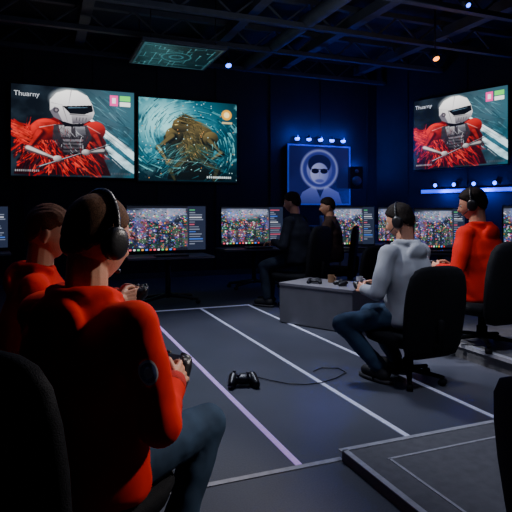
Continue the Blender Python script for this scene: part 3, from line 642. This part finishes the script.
    for i in (0, 1):
        q.capsule(hips[i], kn[i], .09, .068); q.capsule(kn[i], an[i]+(kn[i]-an[i])*.08, .067, .054)
    q.build('trousers', legs, t, voxel=.011, sm=5, disp=.018, dscale=.1)
    for i in (0, 1):
        a = an[i]; z0 = .03/sc
        s = MB().capsule((a.x, a.y-.03, z0+.035), (a.x+.01, a.y+.15, z0+.025), .044, .038).capsule((a.x, a.y-.01, z0+.03), a, .045, .043)
        so = s.build('shoe', M_shoe, t, voxel=.007, sm=3)
        MB().loft([(a.x+.005, a.y+.06, .002, .045, .145), (a.x+.005, a.y+.06, z0, .046, .147)], 28, 2.4).build('sole', M_sole, so)
    if padlabel: pad(MW @ Matrix.Translation(G+Vector((0, 0, -.005))) @ Matrix.Rotation(R(padtilt), 4, 'X'), padlabel)
    if hslabel: headset(MW @ HM, hslabel)
    return t
mat('patch_white', (.6, .6, .65), .6); mat('patch_blue', (.1, .14, .35), .6)

p1 = at(88, 1.64)
person('person in bright red hoodie and headset seated nearest at left, holding controller', p1, 28, S=.36, sc=1.05, lean=-.01, G=(.03, .36, .66), hyaw=-8, hpitch=-10, top=M_red, hair=M_hair,
       hair_t=(.011, .003), curly=.15, vox=.004, padlabel='black controller held by the nearest person in bright red', hslabel='black headset on the nearest person in bright red', bulk=1.08, patch=True, feet=((.13, .22), (-.12, .26)), padtilt=45, hs=1.06, elb=.4, disp=.02)
chair(at(72, 1.68), rz_of(26), 'black office chair under the nearest person in bright red', .98, .84)
p2 = at(24, 2.45)
person('person in red hoodie without headset, seated behind the nearest player', p2, 74, S=.40, lean=.06, G=(0, .52, .86), hyaw=0, hpitch=-8, top=M_red2, legs=M_jean, hair=M_hair2,
       hair_t=(.020, .008), padlabel='black controller held by the second person in red at left', curly=.4, bulk=.98, padtilt=40, feet=((.12, .46), (-.12, .48)))
chair(p2, rz_of(74), 'black office chair under the second person in red at left', 1, .87)
p3 = at(411, 3.98)
person('person in grey sweater, jeans and black headset holding controller by the floor line', p3, -36, S=.37, sc=1.05, lean=.05, G=(-.1, .37, .64), hyaw=20, hpitch=-14, top=M_grey, topname='sweater', hood=True,
       hair=M_hairk, hair_t=(.02, .01), padlabel='black controller held by the person in grey', hslabel='black headset on the person in grey', feet=((.04, .16), (-.22, .08)), bulk=1.08, disp=.018)
chair(at(408, 3.96), rz_of(-24), 'black office chair under the person in grey', .98, .82)
p4 = at(482, 4.5)+Vector((0, 0, .12))
person('person in red hoodie and black headset seated on the right platform', p4, -38, S=.33, sc=1.1, lean=.03, G=(-.08, .36, .60), hyaw=20, hpitch=-10, top=M_red2, legs=M_djean, hair=M_hairk,
       hair_t=(.02, .01), padlabel='black controller held by the person in red at right', hslabel='black headset on the person in red at right', bulk=1.08, feet=((.1, .3), (-.16, .3)))
chair(p4, rz_of(-24), 'black office chair on the right platform under the person in red', 1.1, .84)
p5 = at(298, 6.9)
person('person in black sweater seated facing left behind the low table', p5, -62, S=.52, sc=1.07, lean=.03, G=(0, .38, .80), hyaw=0, hpitch=-6, top=M_navy, topname='sweater', hood=False, legs=M_djean, skin=M_skin,
       hair=M_hairk, hair_t=(.022, .012), vox=.006, handsdown=True, feet=((.1, .42), (-.1, .36)), bulk=1.15)
chair(p5, rz_of(-55), 'black office chair under the person in black sweater', 1.05, 1.0)
p6 = at(333, 7.7)
person('person in brown sweater with short dark hair beside the middle monitor', p6, -75, S=.50, sc=1.05, lean=.03, G=(0, .40, .82), hyaw=15, hpitch=-6, top=M_brownshirt, topname='sweater', hood=False, legs=M_djean, skin=M_skin2,
       hair=M_hairk, hair_t=(.02, .012), vox=.006, handsdown=True, elb=.3)
chair(p6, rz_of(-75), 'black office chair under the person in brown sweater', 1.0, .98)
chair(at(-44, 1.95), rz_of(58), 'empty black office chair at left edge beside the two in red', 1.0, 1.02)
chair(at(356, 6.7), rz_of(-40), 'empty black office chair beyond the low grey table', .95, .78)
chair(at(690, 1.2)+Vector((0, 0, .05)), rz_of(92), 'empty black office chair at the bottom right corner', 1.0, .74)
chair(at(548, 5.6)+Vector((0, 0, .12)), rz_of(-70), 'empty black office chair at the right edge of the platform', 1.05)

# ------------------------------------------------------------ low table and things on it
A = at(279, 6.0); Bp = at(352, 5.4); dv = (Bp-A); L = dv.length; rzb = math.atan2(dv.y, dv.x); ctr = (A+Bp)/2; back = Vector((-dv.y, dv.x, 0)).normalized()
c = ctr+back*.3
t = empty('low_table', c, rzb, 'grey box shaped low table in the middle of the room', 'table')
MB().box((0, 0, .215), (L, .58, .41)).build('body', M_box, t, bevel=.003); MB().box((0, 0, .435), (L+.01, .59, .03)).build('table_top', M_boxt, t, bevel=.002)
MB().box((0, 0, .008), (L-.04, .54, .016)).build('plinth', M_black, t)
MBm = Matrix.Translation(c) @ Matrix.Rotation(rzb, 4, 'Z')
pad(MBm @ Matrix.Translation((-.12, -.1, .481)) @ Matrix.Rotation(.5, 4, 'Z'), 'black controller lying on the left half of the low table')
pad(MBm @ Matrix.Translation((.2, -.05, .481)) @ Matrix.Rotation(-.6, 4, 'Z'), 'black controller lying on the right half of the low table')
def mug(x, y, m, label):
    o = empty('mug', MBm @ Vector((x, y, .45)), rzb, label, 'mug')
    MB().rings([[(r*math.cos(2*math.pi*k/20), r*math.sin(2*math.pi*k/20), z) for k in range(20)] for z, r in ((0, .03), (.004, .036), (.085, .037), (.085, .032), (.01, .031))]).build('cup', m, o, smooth=False)
    MB().tube([(.035, 0, .07), (.06, 0, .062), (.06, 0, .03), (.035, 0, .02)], .005).build('handle', m, o)
mug(-.02, .08, M_warm, 'tan mug between the controllers on the low table'); mug(.3, .15, M_white, 'white mug at the right end of the low table')
fp = at(243, 3.85); o = pad(Matrix.Translation(fp+Vector((0, 0, .046))) @ Matrix.Rotation(R(-16), 4, 'Z') @ Matrix.Diagonal((1.35, 1.4, 1.7, 1)), 'black wired controller lying on the floor between the lines')
cb = [(0, .045, 0), (.02, .1, -.015), (.09, .1, -.022), (.16, .04, -.0225), (.24, -.02, -.0225), (.33, -.04, -.0225), (.42, -.02, -.0225), (.52, .05, -.0225), (.6, .14, -.0225), (.58, .22, -.0225), (.48, .24, -.0225), (.42, .18, -.0225)]
MB().tube(cb, .0024, 8).build('cable', M_black, o)

t = empty('back_counter', (5.75, 9.55, 0), 0, 'dark counter along the back wall below the emblem poster', 'counter')
MB().box((0, 0, .45), (1.7, .55, .9)).build('cabinet', M_wall, t, bevel=.006); MB().box((0, 0, .93), (1.76, .6, .05)).build('worktop', M_grey_pl, t, bevel=.006)
for k in range(3): MB().box((-.55+.55*k, -.285, .45), (.5, .015, .78)).build('door', M_beam, t, bevel=.004)
for k, (x, hh, m, nm, lb) in enumerate(((5.2, .2, M_white, 'cup', 'white tall cup at left end of back counter'), (5.5, .26, M_warm, 'bottle', 'amber bottle on the back counter'), (6.1, .22, M_black, 'canister', 'black canister on right end of the back counter'))):
    tag(MB().rings([[(x+r*math.cos(2*math.pi*j/16), 9.5+r*math.sin(2*math.pi*j/16), .956+z*hh) for j in range(16)] for z, r in ((0, .04), (.6, .042), (.75, .03 if k else .045), (1, .018 if k == 1 else .04))]).build(nm, m), lb, nm)

# ------------------------------------------------------------ lights
def light(kind, loc, e, col, target=None, size=.2, spot=60, blend=.6, sy=None):
    l = bpy.data.lights.new('light', kind); l.energy = e; l.color = col
    if kind == 'AREA':
        l.size = size
        if sy: l.shape = 'RECTANGLE'; l.size_y = sy
    else: l.shadow_soft_size = size
    if kind == 'SPOT': l.spot_size = R(spot); l.spot_blend = blend
    o = bpy.data.objects.new('light', l); C.objects.link(o); o.location = loc
    if target is not None: o.rotation_euler = (Vector(target)-Vector(loc)).to_track_quat('-Z', 'Y').to_euler()
    return o
light('SPOT', (2.9, 1.7, 2.4), 270, (1, .9, .84), (.42, 1.8, .95), .1, 34)                # key on the nearest player
light('SPOT', (1.9, 3.6, 3.2), 180, (1, .93, .9), (.4, 2.4, .95), .1, 44)
light('SPOT', (1.9, 5.6, 4.3), 620, (.76, .82, 1), (1.9, 4.6, 0), .3, 62, .9)               # pool on the lane
light('SPOT', (1.1, 3.8, 2.8), 200, (.93, .95, 1), (2.6, 3.5, 1.0), .1, 30)                # grey player
light('SPOT', (2.2, 4.6, 3.0), 200, (1, .9, .88), (3.5, 3.6, 1.0), .1, 32)                 # right red player
light('SPOT', (2.4, 2.6, 3.3), 110, (.85, .88, 1), (3.35, 3.2, 0), .1, 30)                  # right platform edge
light('SPOT', (2.2, 4.6, 3.6), 140, (.85, .88, 1), (2.9, 5.6, .4), .2, 36)
light('SPOT', (1.8, 6.0, 2.8), 120, (.9, .88, .9), (3.8, 7.1, 1.3), .2, 34)
light('SPOT', (2.0, 1.6, 3.6), 170, (.8, .85, 1), (2.9, 2.2, 0), .2, 62, .8)
light('POINT', (-.5, 3.3, 2.4), 6, (.2, .35, 1), size=.2)
for x in (4.85, 5.4, 5.95): light('POINT', (x, 9.8, 2.8), 13, (.02, .08, 1), size=.04)
light('POINT', (6.3, 9.8, 2.2), 8, (.02, .08, 1), size=.04)
for y in (8.4, 7.6, 6.8):
    q = onright(y, 1.6, .22); light('POINT', q, 15, (.02, .07, 1), size=.04)
light('AREA', (2.5, 3.5, 4.0), 20, (.4, .5, 1), (2.5, 3.5, 0), 5.0, sy=5)
light('AREA', (2.8, 5.5, 2.9), 11, (.65, .75, 1), (2.8, 6.4, 4.5), 3.0, sy=1)
light('POINT', (1.5, 6.5, 3.0), 3, (.4, .55, 1), size=.4)
light('POINT', (5.5, 6.2, 3.3), 3, (1, .5, .15), size=.1)

w = bpy.data.worlds.new('dark'); bpy.context.scene.world = w; w.use_nodes = True
w.node_tree.nodes['Background'].inputs['Color'].default_value = (.05, .08, .2, 1); w.node_tree.nodes['Background'].inputs['Strength'].default_value = .02

cam = bpy.data.cameras.new('camera'); cam.sensor_width = 36; cam.lens = F_PX/512*36; cam.shift_y = -45/512; cam.clip_start = .05
co = bpy.data.objects.new('camera', cam); C.objects.link(co); co.location = (0, 0, CAMZ); co.rotation_euler = (R(90), 0, -R(YAW)); bpy.context.scene.camera = co
